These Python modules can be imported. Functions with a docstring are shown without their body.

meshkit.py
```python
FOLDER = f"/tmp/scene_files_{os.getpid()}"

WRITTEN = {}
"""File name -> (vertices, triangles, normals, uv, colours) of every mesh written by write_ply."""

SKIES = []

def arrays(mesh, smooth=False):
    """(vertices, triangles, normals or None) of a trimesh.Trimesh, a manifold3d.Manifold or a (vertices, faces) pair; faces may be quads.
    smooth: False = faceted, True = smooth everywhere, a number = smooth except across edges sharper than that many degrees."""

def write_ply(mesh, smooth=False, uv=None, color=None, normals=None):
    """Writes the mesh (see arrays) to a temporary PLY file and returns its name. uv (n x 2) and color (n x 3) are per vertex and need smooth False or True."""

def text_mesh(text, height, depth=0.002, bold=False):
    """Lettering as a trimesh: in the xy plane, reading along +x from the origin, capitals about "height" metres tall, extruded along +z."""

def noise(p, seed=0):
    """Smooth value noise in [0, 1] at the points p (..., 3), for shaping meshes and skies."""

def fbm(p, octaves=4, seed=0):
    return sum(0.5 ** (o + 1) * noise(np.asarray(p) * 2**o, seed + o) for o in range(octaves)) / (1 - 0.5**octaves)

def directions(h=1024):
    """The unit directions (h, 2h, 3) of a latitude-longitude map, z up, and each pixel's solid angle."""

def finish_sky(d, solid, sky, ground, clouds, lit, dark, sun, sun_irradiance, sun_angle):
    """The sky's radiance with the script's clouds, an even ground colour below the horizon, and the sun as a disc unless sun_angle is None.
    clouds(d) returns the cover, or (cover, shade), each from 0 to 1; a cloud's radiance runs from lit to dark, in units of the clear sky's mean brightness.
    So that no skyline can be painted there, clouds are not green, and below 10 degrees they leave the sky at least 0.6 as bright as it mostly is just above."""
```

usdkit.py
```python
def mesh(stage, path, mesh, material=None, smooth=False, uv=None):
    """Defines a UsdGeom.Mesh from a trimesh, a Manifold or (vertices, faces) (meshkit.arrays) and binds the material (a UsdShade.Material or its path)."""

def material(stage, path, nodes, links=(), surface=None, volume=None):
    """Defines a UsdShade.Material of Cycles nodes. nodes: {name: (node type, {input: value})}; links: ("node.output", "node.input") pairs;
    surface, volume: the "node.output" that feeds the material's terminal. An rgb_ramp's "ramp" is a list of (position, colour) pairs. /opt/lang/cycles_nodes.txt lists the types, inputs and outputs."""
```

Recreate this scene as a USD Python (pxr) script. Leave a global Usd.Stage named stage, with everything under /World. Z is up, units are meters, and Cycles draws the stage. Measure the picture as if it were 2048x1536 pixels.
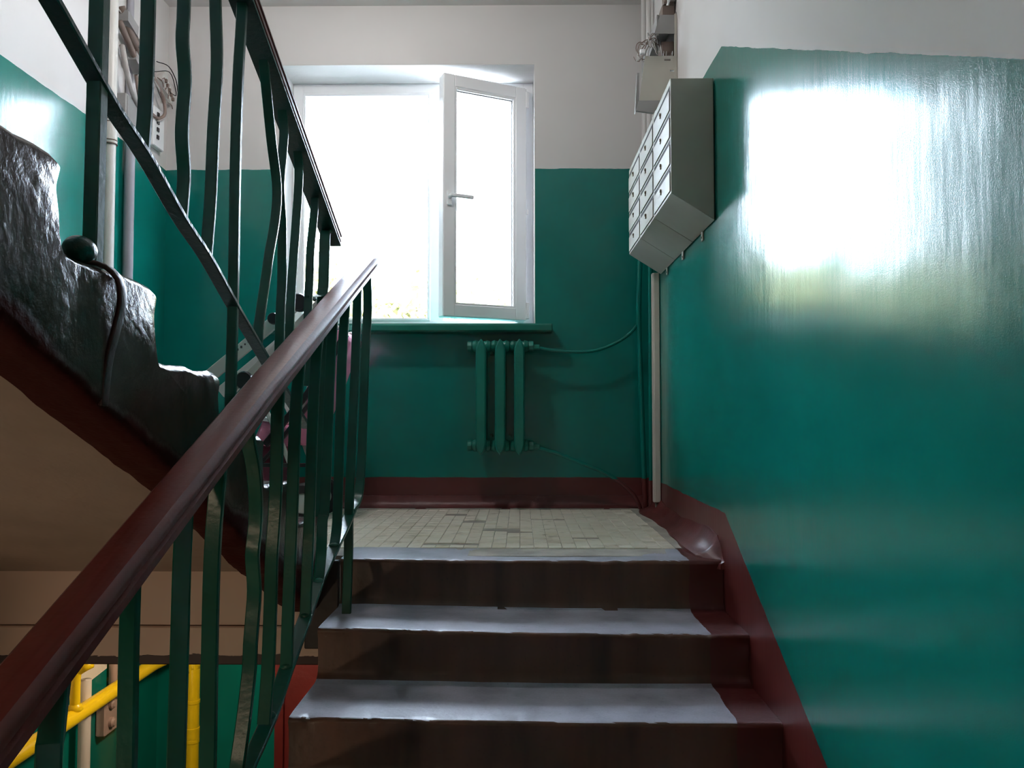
import math, random
import numpy as np
import trimesh, manifold3d, usdkit, meshkit
from pxr import Usd, UsdGeom, UsdLux, UsdShade, Gf, Sdf

# ------------------------------------------------------------------ stage, camera, sky, sun, exposure
stage = Usd.Stage.CreateInMemory()
UsdGeom.SetStageUpAxis(stage, 'Z')
UsdGeom.SetStageMetersPerUnit(stage, 1.0)
world = UsdGeom.Xform.Define(stage, '/World')
stage.SetDefaultPrim(world.GetPrim())

EYE = 0.464                                    # metres above the half landing, which is z = 0
cam = UsdGeom.Camera.Define(stage, '/World/camera')
cam.CreateHorizontalApertureAttr(36.0)
cam.CreateVerticalApertureAttr(27.0)
cam.CreateFocalLengthAttr(36.0 * 1600 / 2048)
cam.CreateClippingRangeAttr((0.05, 1000.0))
cam.AddTranslateOp().Set((0.0, 0.0, EYE))
cam.AddRotateZOp().Set(0.57)
cam.AddRotateXOp().Set(90 + 2.3)
cam.CreateExposureAttr(0.0)

sky = UsdLux.DomeLight.Define(stage, '/World/sky')
sky.CreateIntensityAttr(1.0)
sky.CreateColorAttr((13.8, 16.0, 19.4))
sun = UsdLux.DistantLight.Define(stage, '/World/sun')     # stands behind the building: it lights the trees, not the stairwell
sun.CreateIntensityAttr(56.0)
sun.CreateColorAttr((1.0, 0.94, 0.84))
sun.CreateAngleAttr(0.53)
sun.AddRotateZOp().Set(-25)
sun.AddRotateXOp().Set(50)

# ------------------------------------------------------------------ materials
LOOKS = '/World/Looks'
UsdGeom.Scope.Define(stage, LOOKS)
M = {}


def mat(name, nodes, links, surface='p.BSDF'):
    M[name] = usdkit.material(stage, f'{LOOKS}/{name}', nodes, links, surface=surface)
    return M[name]


def paint(name, color, rough=0.4, bump=0.0, scale=60, vary=0.12, stretch=(1, 1, 1), metal=0.0, vscale=6, spec=0.5, detail=3):
    """Plain painted or bare surface: slightly uneven colour and fine relief, both from noise in object space."""
    c = np.array(color, float)
    n = {'g': ('geometry', {}), 'm': ('mapping', {'scale': stretch}),
         'n': ('noise_texture', {'scale': vscale, 'detail': 4.0}),
         'r': ('rgb_ramp', {'ramp': [(0.3, tuple(c * (1 - vary))), (0.7, tuple(np.minimum(c * (1 + vary), 1)))]}),
         'p': ('principled_bsdf', {'roughness': rough, 'metallic': metal, 'specular_ior_level': spec})}
    l = [('g.position', 'm.vector'), ('m.vector', 'n.vector'), ('n.fac', 'r.fac'), ('r.color', 'p.base_color')]
    if bump:
        n['b'] = ('noise_texture', {'scale': scale, 'detail': float(detail)})
        n['bm'] = ('bump', {'strength': 1.0, 'distance': bump})
        l += [('m.vector', 'b.vector'), ('b.fac', 'bm.height'), ('bm.normal', 'p.normal')]
    return mat(name, n, l)


GREEN = (0.0025, 0.162, 0.130)
RED = (0.105, 0.018, 0.017)
WHITE = (0.66, 0.635, 0.625)


def wall_paint(name, upper, lower=None, masks=(), band_under=-0.35):
    """Oil paint dado on a plastered wall. upper / lower: lists of (y, z) points of the painted edges (linear between and beyond);
    white limewash above upper, red skirting band under lower (down to band_under below it), green oil paint between."""
    nodes, links = {}, []
    k = [0]

    def add(kind, ins, **wires):
        k[0] += 1
        nm = f'n{k[0]}'
        nodes[nm] = (kind, ins)
        for socket, src in wires.items():
            links.append((src, f'{nm}.{socket}'))
        return nm

    def math2(op, a, b):
        ins, w = {'math_type': op}, {}
        for s, v in (('value1', a), ('value2', b)):
            if isinstance(v, str):
                w[s] = v
            else:
                ins[s] = float(v)
        return add('math', ins, **w) + '.value'

    g = add('geometry', {})
    xyz = add('separate_xyz', {}, vector=f'{g}.position')
    Y, Z = f'{xyz}.y', f'{xyz}.z'
    wob = add('noise_texture', {'scale': 9.0, 'detail': 4.0}, vector=f'{g}.position') + '.fac'
    wob = math2('multiply', math2('subtract', wob, 0.5), 0.012)
    Zw = math2('add', Z, wob)

    def edge(pts):
        out = None
        if len(pts) == 1:
            return float(pts[0][1])
        for (y0, z0), (y1, z1) in zip(pts[:-1], pts[1:]):
            s = (z1 - z0) / (y1 - y0)
            seg = math2('add', math2('multiply', Y, s), z0 - s * y0)
            out = seg if out is None else math2(EDGE_OP, out, seg)
        return out

    EDGE_OP = 'minimum'
    up = math2('greater_than', Zw, edge(upper))
    for (ylt, zgt) in masks:        # an extra white field: y < ylt and z > zgt
        extra = math2('multiply', math2('less_than', Y, ylt), math2('greater_than', Z, zgt))
        up = math2('maximum', up, extra)
    tone = add('noise_texture', {'scale': 2.2, 'detail': 5.0}, vector=f'{g}.position') + '.fac'
    gcol = add('rgb_ramp', {'ramp': [(0.3, tuple(np.array(GREEN) * 0.9)), (0.7, tuple(np.array(GREEN) * 1.1))]}, fac=tone) + '.color'
    wcol = add('rgb_ramp', {'ramp': [(0.3, tuple(np.array(WHITE) * 0.97)), (0.7, tuple(np.minimum(np.array(WHITE) * 1.02, 1)))]}, fac=tone) + '.color'
    col = gcol
    if lower:
        EDGE_OP = 'minimum'
        lo = edge(lower)
        low = math2('less_than', Zw, lo)
        floor_ = math2('greater_than', Z, math2('add', lo, band_under))
        low = math2('multiply', low, floor_)
        rcol = add('rgb_ramp', {'ramp': [(0.3, tuple(np.array(RED) * 0.8)), (0.7, tuple(np.array(RED) * 1.2))]}, fac=tone) + '.color'
        col = add('mix', {'mix_type': 'mix'}, fac=low, color1=gcol, color2=rcol) + '.color'
    col = add('mix', {'mix_type': 'mix'}, fac=up, color1=col, color2=wcol) + '.color'
    rough = math2('add', math2('multiply', up, 0.7), 0.16)
    if lower:
        rough = math2('add', rough, math2('multiply', low, 0.2))
    # relief: vertical brush marks, orange peel and a slow waviness of the plaster
    mp = add('mapping', {'scale': (1.0, 1.0, 0.22)}, vector=f'{g}.position') + '.vector'
    brush = add('noise_texture', {'scale': 38.0, 'detail': 3.0}, vector=mp) + '.fac'
    peel = add('noise_texture', {'scale': 380.0, 'detail': 2.0}, vector=f'{g}.position') + '.fac'
    wave = add('noise_texture', {'scale': 4.5, 'detail': 1.0}, vector=f'{g}.position') + '.fac'
    h = math2('add', math2('multiply', brush, 0.00040), math2('multiply', peel, 0.00014))
    h = math2('add', h, math2('multiply', wave, 0.003))
    bm = add('bump', {'strength': 1.0, 'distance': 1.0}, height=h)
    pn = add('principled_bsdf', {}, base_color=col, roughness=rough, normal=f'{bm}.normal')
    return mat(name, nodes, links, surface=f'{pn}.BSDF')


wall_paint('wall_paint_right', [(1.0, 0.914), (2.578, 1.673), (4.1, 1.735)], [(1.756, -0.291), (2.597, 0.152), (4.1, 0.155)], band_under=-0.62)
wall_paint('wall_paint_left', [(0, 1.742)], None, masks=[])
wall_paint('wall_paint_back', [(0, 1.745)], [(0, 0.152)], band_under=-0.3)
paint('limewash', WHITE, 0.85, 0.0012, 40, 0.04)
paint('entrance_limewash', (0.72, 0.66, 0.57), 0.85, 0.0012, 40, 0.04)
paint('soffit_paint', (0.32, 0.22, 0.18), 0.8, 0.0015, 50, 0.08)  # darker than the beam: the shade under the flight is in this colour
paint('red_paint', RED, 0.42, 0.001, 60, 0.3)
paint('dark_red_paint', (0.045, 0.010, 0.009), 0.35, 0.0025, 35, 0.3)
paint('black_red_paint', (0.016, 0.005, 0.005), 0.6, 0.002, 35, 0.3)  # near-black: brown beam-end paint with the shade of the gap mixed in
paint('door_paint', (0.13, 0.011, 0.010), 0.35, 0.001, 30, 0.15)
paint('green_paint', (0.004, 0.072, 0.046), 0.29, 0.0006, 75, 0.2)
paint('dark_green_paint', (0.003, 0.048, 0.04), 0.28, 0.0018, 80, 0.2)
paint('sill_green', (0.003, 0.14, 0.10), 0.3, 0.001, 60, 0.12)
paint('radiator_green', (0.004, 0.155, 0.115), 0.3, 0.001, 90, 0.12)
paint('white_plastic', (0.88, 0.88, 0.90), 0.28, 0, vary=0.02)
paint('trunking_plastic', (0.68, 0.62, 0.57), 0.45, 0, vary=0.04)
paint('seal_rubber', (0.05, 0.05, 0.055), 0.6, 0)
paint('dark_metal', (0.05, 0.045, 0.045), 0.4, 0, metal=0.6)
paint('mailbox_steel', (0.40, 0.39, 0.34), 0.5, 0.0004, 120, 0.06, spec=0.22)
paint('lock_metal', (0.20, 0.16, 0.12), 0.3, 0, metal=0.9)
paint('slot_dark', (0.02, 0.02, 0.02), 0.8, 0)  # black that stands in for shade inside the mailbox slots
paint('grey_metal', (0.27, 0.26, 0.255), 0.45, 0.0008, 60, 0.15)
paint('beige_metal', (0.52, 0.49, 0.43), 0.5, 0.0006, 50, 0.08)
paint('rust_brown', (0.16, 0.115, 0.095), 0.7, 0.001, 60, 0.3)
paint('cable_grey', (0.42, 0.39, 0.37), 0.5, 0, vary=0.1)
paint('cable_brown', (0.20, 0.14, 0.115), 0.5, 0, vary=0.2)
paint('pipe_white', (0.66, 0.64, 0.61), 0.35, 0.0006, 70, 0.06)
paint('pipe_grey', (0.33, 0.325, 0.36), 0.5, 0.0006, 90, 0.1)
paint('pipe_pink', (0.42, 0.30, 0.26), 0.5, 0, vary=0.08)
paint('gas_yellow', (0.90, 0.62, 0.008), 0.32, 0.0008, 50, 0.06)
paint('terminal_plastic', (0.58, 0.55, 0.52), 0.5, 0, vary=0.08)
paint('aluminium', (0.52, 0.52, 0.50), 0.38, 0, metal=0.35, vary=0.05)
paint('black_plastic', (0.012, 0.012, 0.015), 0.3, 0)
paint('pink_fabric', (0.62, 0.20, 0.32), 0.85, 0.0008, 300, 0.1)
paint('maroon_fabric', (0.16, 0.03, 0.06), 0.85, 0.0008, 300, 0.1)
paint('white_fabric', (0.75, 0.70, 0.72), 0.8, 0.0006, 300, 0.05)
paint('grout', (0.36, 0.33, 0.29), 0.8, 0.0012, 70, 0.3)
paint('bark', (0.12, 0.09, 0.06), 0.9, 0.01, 20, 0.3)
paint('yard_paving', (0.33, 0.325, 0.30), 0.95, 0.02, 6, 0.3, vscale=2)
paint('brick_outside', (0.45, 0.42, 0.38), 0.9, 0.004, 30, 0.1)

# wood-brown handrail, glossy and worn on top
mat('handrail_brown', {
    'g': ('geometry', {}), 'm': ('mapping', {'scale': (30, 2, 2)}), 'n': ('noise_texture', {'scale': 3.0, 'detail': 5.0}),
    'r': ('rgb_ramp', {'ramp': [(0.3, (0.115, 0.020, 0.015)), (0.7, (0.150, 0.027, 0.020))]}),
    'rr': ('map_range', {'from_min': 0.3, 'from_max': 0.7, 'to_min': 0.32, 'to_max': 0.42}),
    'b': ('noise_texture', {'scale': 90.0}), 'bm': ('bump', {'distance': 0.0004}), 'p': ('principled_bsdf', {'specular_ior_level': 0.32})},
    [('g.position', 'm.vector'), ('m.vector', 'n.vector'), ('n.fac', 'r.fac'), ('r.color', 'p.base_color'), ('n.fac', 'rr.value'),
     ('rr.result', 'p.roughness'), ('g.position', 'b.vector'), ('b.fac', 'bm.height'), ('bm.normal', 'p.normal')])

# ceramic floor tile: each piece its own tone
mat('tile_ceramic', {
    'o': ('object_info', {}), 'i': ('geometry', {}), 'a': ('math', {'math_type': 'add'}), 'f': ('math', {'math_type': 'fraction'}),
    'r': ('rgb_ramp', {'ramp': [(0.0, (0.64, 0.57, 0.46)), (0.12, (0.74, 0.67, 0.56)), (0.8, (0.82, 0.76, 0.66)), (1.0, (0.72, 0.65, 0.51))]}),
    'n': ('noise_texture', {'scale': 14.0, 'detail': 5.0}), 'd': ('rgb_ramp', {'ramp': [(0.26, (0.6, 0.57, 0.52)), (0.42, (1, 1, 1))]}),
    'x': ('mix', {'mix_type': 'multiply', 'fac': 1.0}), 'p': ('principled_bsdf', {'roughness': 0.34})},
    [('o.random', 'a.value1'), ('i.random_per_island', 'a.value2'), ('a.value', 'f.value1'), ('f.value', 'r.fac'), ('i.position', 'n.vector'), ('n.fac', 'd.fac'),
     ('r.color', 'x.color1'), ('d.color', 'x.color2'), ('x.color', 'p.base_color')])


def stone(name, tread, riser, rough_t, rough_r, red_from=None, bump=0.0012):
    """Worn step: polished terrazzo on the treads, painted and stained risers, red oil paint along the wall from x = red_from on."""
    n = {'g': ('geometry', {}), 's': ('separate_xyz', {}), 'u': ('math', {'math_type': 'greater_than', 'value2': 0.9}), 'q': ('separate_xyz', {}),
         'nz': ('noise_texture', {'scale': 7.0, 'detail': 6.0}), 'fine': ('noise_texture', {'scale': 160.0, 'detail': 2.0}),
         'tr': ('rgb_ramp', {'ramp': [(0.25, tuple(np.array(tread) * 0.6)), (0.5, tuple(tread)), (0.75, tuple(np.array(tread) * 1.25))]}),
         'mp': ('mapping', {'scale': (9, 4, 1.2)}), 'st': ('noise_texture', {'scale': 1.0, 'detail': 4.0}),
         'rr': ('rgb_ramp', {'ramp': [(0.30, tuple(np.array(riser) * 0.35)), (0.5, tuple(riser)), (0.7, tuple(np.array(riser) * 1.5))]}),
         'mx': ('mix', {'mix_type': 'mix'}), 'ro': ('mix_float', {'a': rough_r, 'b': rough_t}),
         'sp': ('rgb_ramp', {'ramp': [(0.24, (0.45, 0.45, 0.45)), (0.30, (0.93, 0.93, 0.93)), (0.7, (1.05, 1.05, 1.05))]}), 'ml': ('mix', {'mix_type': 'multiply', 'fac': 0.8}),
         'bn': ('noise_texture', {'scale': 45.0, 'detail': 4.0}), 'bm': ('bump', {'distance': bump}), 'p': ('principled_bsdf', {})}
    l = [('g.true_normal', 's.vector'), ('s.z', 'u.value1'), ('g.position', 'q.vector'), ('g.position', 'nz.vector'), ('g.position', 'fine.vector'), ('g.position', 'mp.vector'),
         ('mp.vector', 'st.vector'), ('nz.fac', 'tr.fac'), ('st.fac', 'rr.fac'), ('u.value', 'mx.fac'), ('rr.color', 'mx.color1'), ('tr.color', 'mx.color2'),
         ('u.value', 'ro.fac'), ('fine.fac', 'sp.fac'), ('mx.color', 'ml.color1'), ('sp.color', 'ml.color2'),
         ('g.position', 'bn.vector'), ('bn.fac', 'bm.height'), ('bm.normal', 'p.normal'), ('ro.result', 'p.roughness')]
    if red_from is not None:
        n.update({'ax': ('math', {'math_type': 'multiply_add', 'value2': 0.03, 'value3': -0.015}), 'xs': ('math', {'math_type': 'add'}),
                  'xr': ('math', {'math_type': 'greater_than', 'value2': red_from}), 'rx': ('mix', {'mix_type': 'mix', 'color2': (RED[0] * 0.8, RED[1] * 0.9, RED[2] * 0.9)})})
        l += [('nz.fac', 'ax.value1'), ('q.x', 'xs.value1'), ('ax.value', 'xs.value2'), ('xs.value', 'xr.value1'), ('xr.value', 'rx.fac'), ('ml.color', 'rx.color1'), ('rx.color', 'p.base_color')]
    else:
        l += [('ml.color', 'p.base_color')]
    return mat(name, n, l)


stone('step_stone', (0.36, 0.36, 0.43), (0.090, 0.036, 0.021), 0.34, 0.46, red_from=0.548)
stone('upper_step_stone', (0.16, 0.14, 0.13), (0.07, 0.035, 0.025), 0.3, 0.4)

# lumpy, many times painted side of the upper flight: brown above, dark red along the lower edge
mat('string_paint', {
    'g': ('geometry', {}), 'q': ('separate_xyz', {}), 'e': ('math', {'math_type': 'multiply_add', 'value2': 0.437, 'value3': -1.02}),
    'h': ('math', {'math_type': 'add'}), 'n': ('noise_texture', {'scale': 7.0, 'detail': 6.0}), 'nw': ('math', {'math_type': 'multiply_add', 'value2': 0.10, 'value3': -0.05}),
    'hw': ('math', {'math_type': 'add'}), 'hr': ('map_range', {'from_min': 0.012, 'from_max': 0.035, 'to_min': 0, 'to_max': 1, 'clamp': True}),
    'top': ('rgb_ramp', {'ramp': [(0.3, (0.034, 0.020, 0.016)), (0.5, (0.052, 0.033, 0.027)), (0.72, (0.070, 0.050, 0.043))]}),
    'mx': ('mix', {'mix_type': 'mix', 'color1': (0.050, 0.008, 0.007)}), 'b1': ('noise_texture', {'scale': 55.0, 'detail': 5.0, 'roughness': 0.6}), 'b2': ('noise_texture', {'scale': 11.0, 'detail': 3.0}),
    'bs': ('math', {'math_type': 'multiply_add', 'value2': 2.6}), 'bm': ('bump', {'distance': 0.0016}), 'ro': ('mix_float', {'a': 0.6, 'b': 0.19}), 'sl': ('mix_float', {'a': 0.06, 'b': 0.24}), 'p': ('principled_bsdf', {})},
    [('g.position', 'q.vector'), ('q.y', 'e.value1'), ('e.value', 'h.value1'), ('q.z', 'h.value2'), ('g.position', 'n.vector'), ('n.fac', 'nw.value1'), ('h.value', 'hw.value1'),
     ('nw.value', 'hw.value2'), ('hw.value', 'hr.value'), ('hr.result', 'mx.fac'), ('hr.result', 'ro.fac'), ('hr.result', 'sl.fac'), ('ro.result', 'p.roughness'), ('sl.result', 'p.specular_ior_level'), ('n.fac', 'top.fac'), ('top.color', 'mx.color2'), ('mx.color', 'p.base_color'),
     ('g.position', 'b1.vector'), ('g.position', 'b2.vector'), ('b2.fac', 'bs.value1'), ('b1.fac', 'bs.value3'), ('bs.value', 'bm.height'), ('bm.normal', 'p.normal')])

# beam of the landing: beige, its lower arris painted dark with a ragged edge
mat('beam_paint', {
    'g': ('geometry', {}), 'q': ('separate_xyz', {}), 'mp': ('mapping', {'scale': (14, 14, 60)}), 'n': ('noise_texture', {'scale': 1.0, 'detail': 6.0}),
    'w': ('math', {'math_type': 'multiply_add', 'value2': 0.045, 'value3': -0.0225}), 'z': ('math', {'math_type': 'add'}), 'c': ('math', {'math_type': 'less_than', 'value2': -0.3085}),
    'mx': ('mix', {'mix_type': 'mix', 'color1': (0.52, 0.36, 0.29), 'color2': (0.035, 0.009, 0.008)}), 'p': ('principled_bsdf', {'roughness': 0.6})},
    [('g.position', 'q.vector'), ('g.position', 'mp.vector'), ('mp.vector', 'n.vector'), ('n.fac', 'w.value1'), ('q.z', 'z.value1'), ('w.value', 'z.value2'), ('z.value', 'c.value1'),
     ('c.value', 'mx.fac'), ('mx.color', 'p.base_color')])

# window pane: sunlight passes, the surface mirrors a little
mat('pane_glass', {'t': ('transparent_bsdf', {'color': (0.95, 0.965, 0.96)}), 'gl': ('glossy_bsdf', {'color': (1, 1, 1), 'roughness': 0.0}), 'f': ('fresnel', {'IOR': 1.45}), 'mx': ('mix_closure', {})},
    [('f.fac', 'mx.fac'), ('t.BSDF', 'mx.closure1'), ('gl.BSDF', 'mx.closure2')], surface='mx.closure')
# leaves
for nm, c in (('leaf_yellow', (0.50, 0.49, 0.22)), ('leaf_green', (0.37, 0.40, 0.22)), ('leaf_grey', (0.27, 0.31, 0.28))):
    mat(nm, {'i': ('geometry', {}), 'r': ('rgb_ramp', {'ramp': [(0, tuple(np.array(c) * 0.75)), (1, tuple(np.array(c) * 1.25))]}), 'd': ('principled_bsdf', {'roughness': 0.6}),
             't': ('translucent_bsdf', {}), 'm': ('mix_closure', {'fac': 0.4})},
        [('i.random_per_island', 'r.fac'), ('r.color', 'd.base_color'), ('r.color', 't.color'), ('d.BSDF', 'm.closure1'), ('t.BSDF', 'm.closure2')], surface='m.closure')
mat('lamp_glass', {'e': ('emission', {'color': (1.0, 0.74, 0.52), 'strength': 80.0})}, [], surface='e.emission')  # glow of the fill lamp added behind the camera
mat('entrance_lamp_glass', {'e': ('emission', {'color': (1.0, 0.78, 0.55), 'strength': 98.0})}, [], surface='e.emission')  # glow of two added fill lamps, entrance ceiling and left wall

# ------------------------------------------------------------------ prims
_used = {}


def numbered(parent, name):
    k = _used.get((parent, name), -1) + 1
    _used[(parent, name)] = k
    return f'{parent}/{name}' if k == 0 else f'{parent}/{name}_{k:03d}'


def tag(prim, label=None, cat=None, group=None, kind=None):
    for key, v in (('label', label), ('category', cat), ('group', group), ('kind', kind)):
        if v:
            prim.SetCustomDataByKey(key, v)
    return prim


def thing(name, label=None, cat=None, group=None, kind=None):
    return tag(UsdGeom.Xform.Define(stage, numbered('/World', name)).GetPrim(), label, cat, group, kind)


def obj(name, mesh, m, parent=None, smooth=35, label=None, kind=None):
    path = numbered(str(parent.GetPath()) if parent else '/World', name)
    pr = usdkit.mesh(stage, path, mesh, M[m], smooth=smooth).GetPrim()
    return tag(pr, label=label, kind=kind)


# ------------------------------------------------------------------ shapes
def box(x0, x1, y0, y1, z0, z1, c=0.0):
    """A box, its edges chamfered by c."""
    if not c:
        m = trimesh.creation.box((x1 - x0, y1 - y0, z1 - z0))
        m.apply_translation(((x0 + x1) / 2, (y0 + y1) / 2, (z0 + z1) / 2))
        return m
    pts = []
    for a in (0, 1, 2):
        for s in np.ndindex(2, 2, 2):
            p = [(x0, x1)[s[0]], (y0, y1)[s[1]], (z0, z1)[s[2]]]
            for k in range(3):
                if k != a:
                    p[k] += c if s[k] == 0 else -c
            pts.append(p)
    return trimesh.Trimesh(*hull(pts), process=False)


def hull(pts):
    mm = manifold3d.Manifold.hull_points(np.asarray(pts, float)).to_mesh()
    return np.array(mm.vert_properties[:, :3]), np.array(mm.tri_verts)


def cat(*ms):
    return trimesh.util.concatenate([m for m in ms if m is not None])


def tris(poly):
    return np.asarray(manifold3d.triangulate([np.asarray(poly, float)]))


def ccw(p):
    p = np.asarray(p, float)
    a = np.sum(p[:, 0] * np.roll(p[:, 1], -1) - p[:, 1] * np.roll(p[:, 0], -1))
    return p if a > 0 else p[::-1]


def prism(poly, along, a, b, stations=2, bevel=0.0, disp=None):
    """Extrudes a polygon along an axis: 'x' takes (y, z), 'y' takes (x, z), 'z' takes (x, y). bevel rounds both ends; disp moves the points."""
    p = ccw(poly)
    n = len(p)
    xs = list(np.linspace(a, b, stations))
    rings = []
    e = np.roll(p, -1, 0) - p
    e /= np.maximum(np.linalg.norm(e, axis=1, keepdims=True), 1e-9)
    nr = np.stack([e[:, 1], -e[:, 0]], 1)
    av = nr + np.roll(nr, 1, 0)
    av /= np.maximum((av * av).sum(1, keepdims=True), 0.35) / 2
    for i, x in enumerate(xs):
        if bevel and i == 0:
            rings += [(x, p - av * bevel), (x + bevel, p)]
        elif bevel and i == len(xs) - 1:
            rings += [(x - bevel, p), (x, p - av * bevel)]
        else:
            rings.append((x, p))
    order = {'x': (2, 0, 1), 'y': (0, 2, 1), 'z': (0, 1, 2)}[along]
    V = np.vstack([np.column_stack([q, np.full(n, x)]) for x, q in rings])
    if disp is not None:
        V = disp(V)
    F = []
    for k in range(len(rings) - 1):
        for i in range(n):
            j = (i + 1) % n
            F += [(k * n + i, k * n + j, k * n + n + j), (k * n + i, k * n + n + j, k * n + n + i)]
    t = tris(p)
    F = np.vstack([F, t[:, ::-1], t + (len(rings) - 1) * n])
    W = V[:, order]
    m = trimesh.Trimesh(W, F, process=False)
    if along == 'y':
        m.invert()
    if m.volume < 0:
        m.invert()
    return m


def sweep(profile, path, side=None, twist=None):
    """Sweeps a closed (u, v) profile along a path; u runs along `side` (default: carried along without turning)."""
    P, prof = np.asarray(path, float), ccw(profile)
    T = np.gradient(P, axis=0)
    T /= np.linalg.norm(T, axis=1, keepdims=True)
    S = None
    V, n = [], len(prof)
    for i in range(len(P)):
        if side is not None:
            S = np.asarray(side, float)
        elif S is None:
            S = np.cross(T[i], (0, 0, 1)) if abs(T[i][2]) < 0.9 else np.cross(T[i], (0, 1, 0))
        S = S - T[i] * (S @ T[i])
        S /= np.linalg.norm(S)
        N = np.cross(S, T[i])
        u, v = S, N
        if twist is not None:
            c, s = math.cos(twist[i]), math.sin(twist[i])
            u, v = S * c + N * s, N * c - S * s
        V.append(P[i] + prof[:, :1] * u + prof[:, 1:] * v)
    V = np.vstack(V)
    F = []
    for k in range(len(P) - 1):
        for i in range(n):
            j = (i + 1) % n
            F += [(k * n + i, k * n + j, k * n + n + j), (k * n + i, k * n + n + j, k * n + n + i)]
    t = tris(prof)
    F = np.vstack([F, t[:, ::-1], t + (len(P) - 1) * n])
    m = trimesh.Trimesh(V, F, process=False)
    if m.volume < 0:
        m.invert()
    return m


def spline(pts, step=0.02):
    """Catmull-Rom through the points."""
    P = np.asarray(pts, float)
    if len(P) == 2:
        return P
    Q = np.vstack([2 * P[0] - P[1], P, 2 * P[-1] - P[-2]])
    out = []
    for i in range(1, len(Q) - 2):
        k = max(2, int(np.linalg.norm(Q[i + 1] - Q[i]) / step))
        for t in np.linspace(0, 1, k, endpoint=False):
            a, b, c, d = Q[i - 1], Q[i], Q[i + 1], Q[i + 2]
            out.append(0.5 * ((2 * b) + (c - a) * t + (2 * a - 5 * b + 4 * c - d) * t * t + (3 * b - a - 3 * c + d) * t ** 3))
    out.append(P[-1])
    return np.array(out)


def ring(r, n=12):
    a = np.arange(n) / n * 2 * math.pi
    return np.column_stack([r * np.cos(a), r * np.sin(a)])


def rect(w, h, c=0.002):
    w, h = w / 2, h / 2
    return np.array([(-w + c, -h), (w - c, -h), (w, -h + c), (w, h - c), (w - c, h), (-w + c, h), (-w, h - c), (-w, -h + c)])


def tube(pts, r, n=12, smooth=True, step=0.02):
    return sweep(ring(r, n), spline(pts, step) if smooth else pts)


def lathe(profile, axis, at, n=24):
    """profile: (radius, height) pairs along the axis."""
    m = trimesh.creation.revolve(np.asarray(profile, float), sections=n)
    if axis == 'x':
        m.apply_transform(trimesh.transformations.rotation_matrix(math.pi / 2, (0, 1, 0)))
    elif axis == 'y':
        m.apply_transform(trimesh.transformations.rotation_matrix(-math.pi / 2, (1, 0, 0)))
    m.apply_translation(at)
    return m


def subtract(a, *bs):
    def mf(t):
        return manifold3d.Manifold(manifold3d.Mesh(np.asarray(t.vertices, np.float32), np.asarray(t.faces, np.uint32)))
    r = mf(a)
    for b in bs:
        r = r - mf(b)
    mm = r.to_mesh()
    return trimesh.Trimesh(np.array(mm.vert_properties[:, :3]), np.array(mm.tri_verts), process=False)


XL, XR, YB = -1.84, 0.66, 4.10          # left wall, right wall, window wall
WX0, WX1, WZ0, WZ1 = -1.255, 0.079, 0.886, 2.300   # window opening in the wall
ZB, ZT = -2.70, 5.35                    # entrance floor, top of the stairwell

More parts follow.
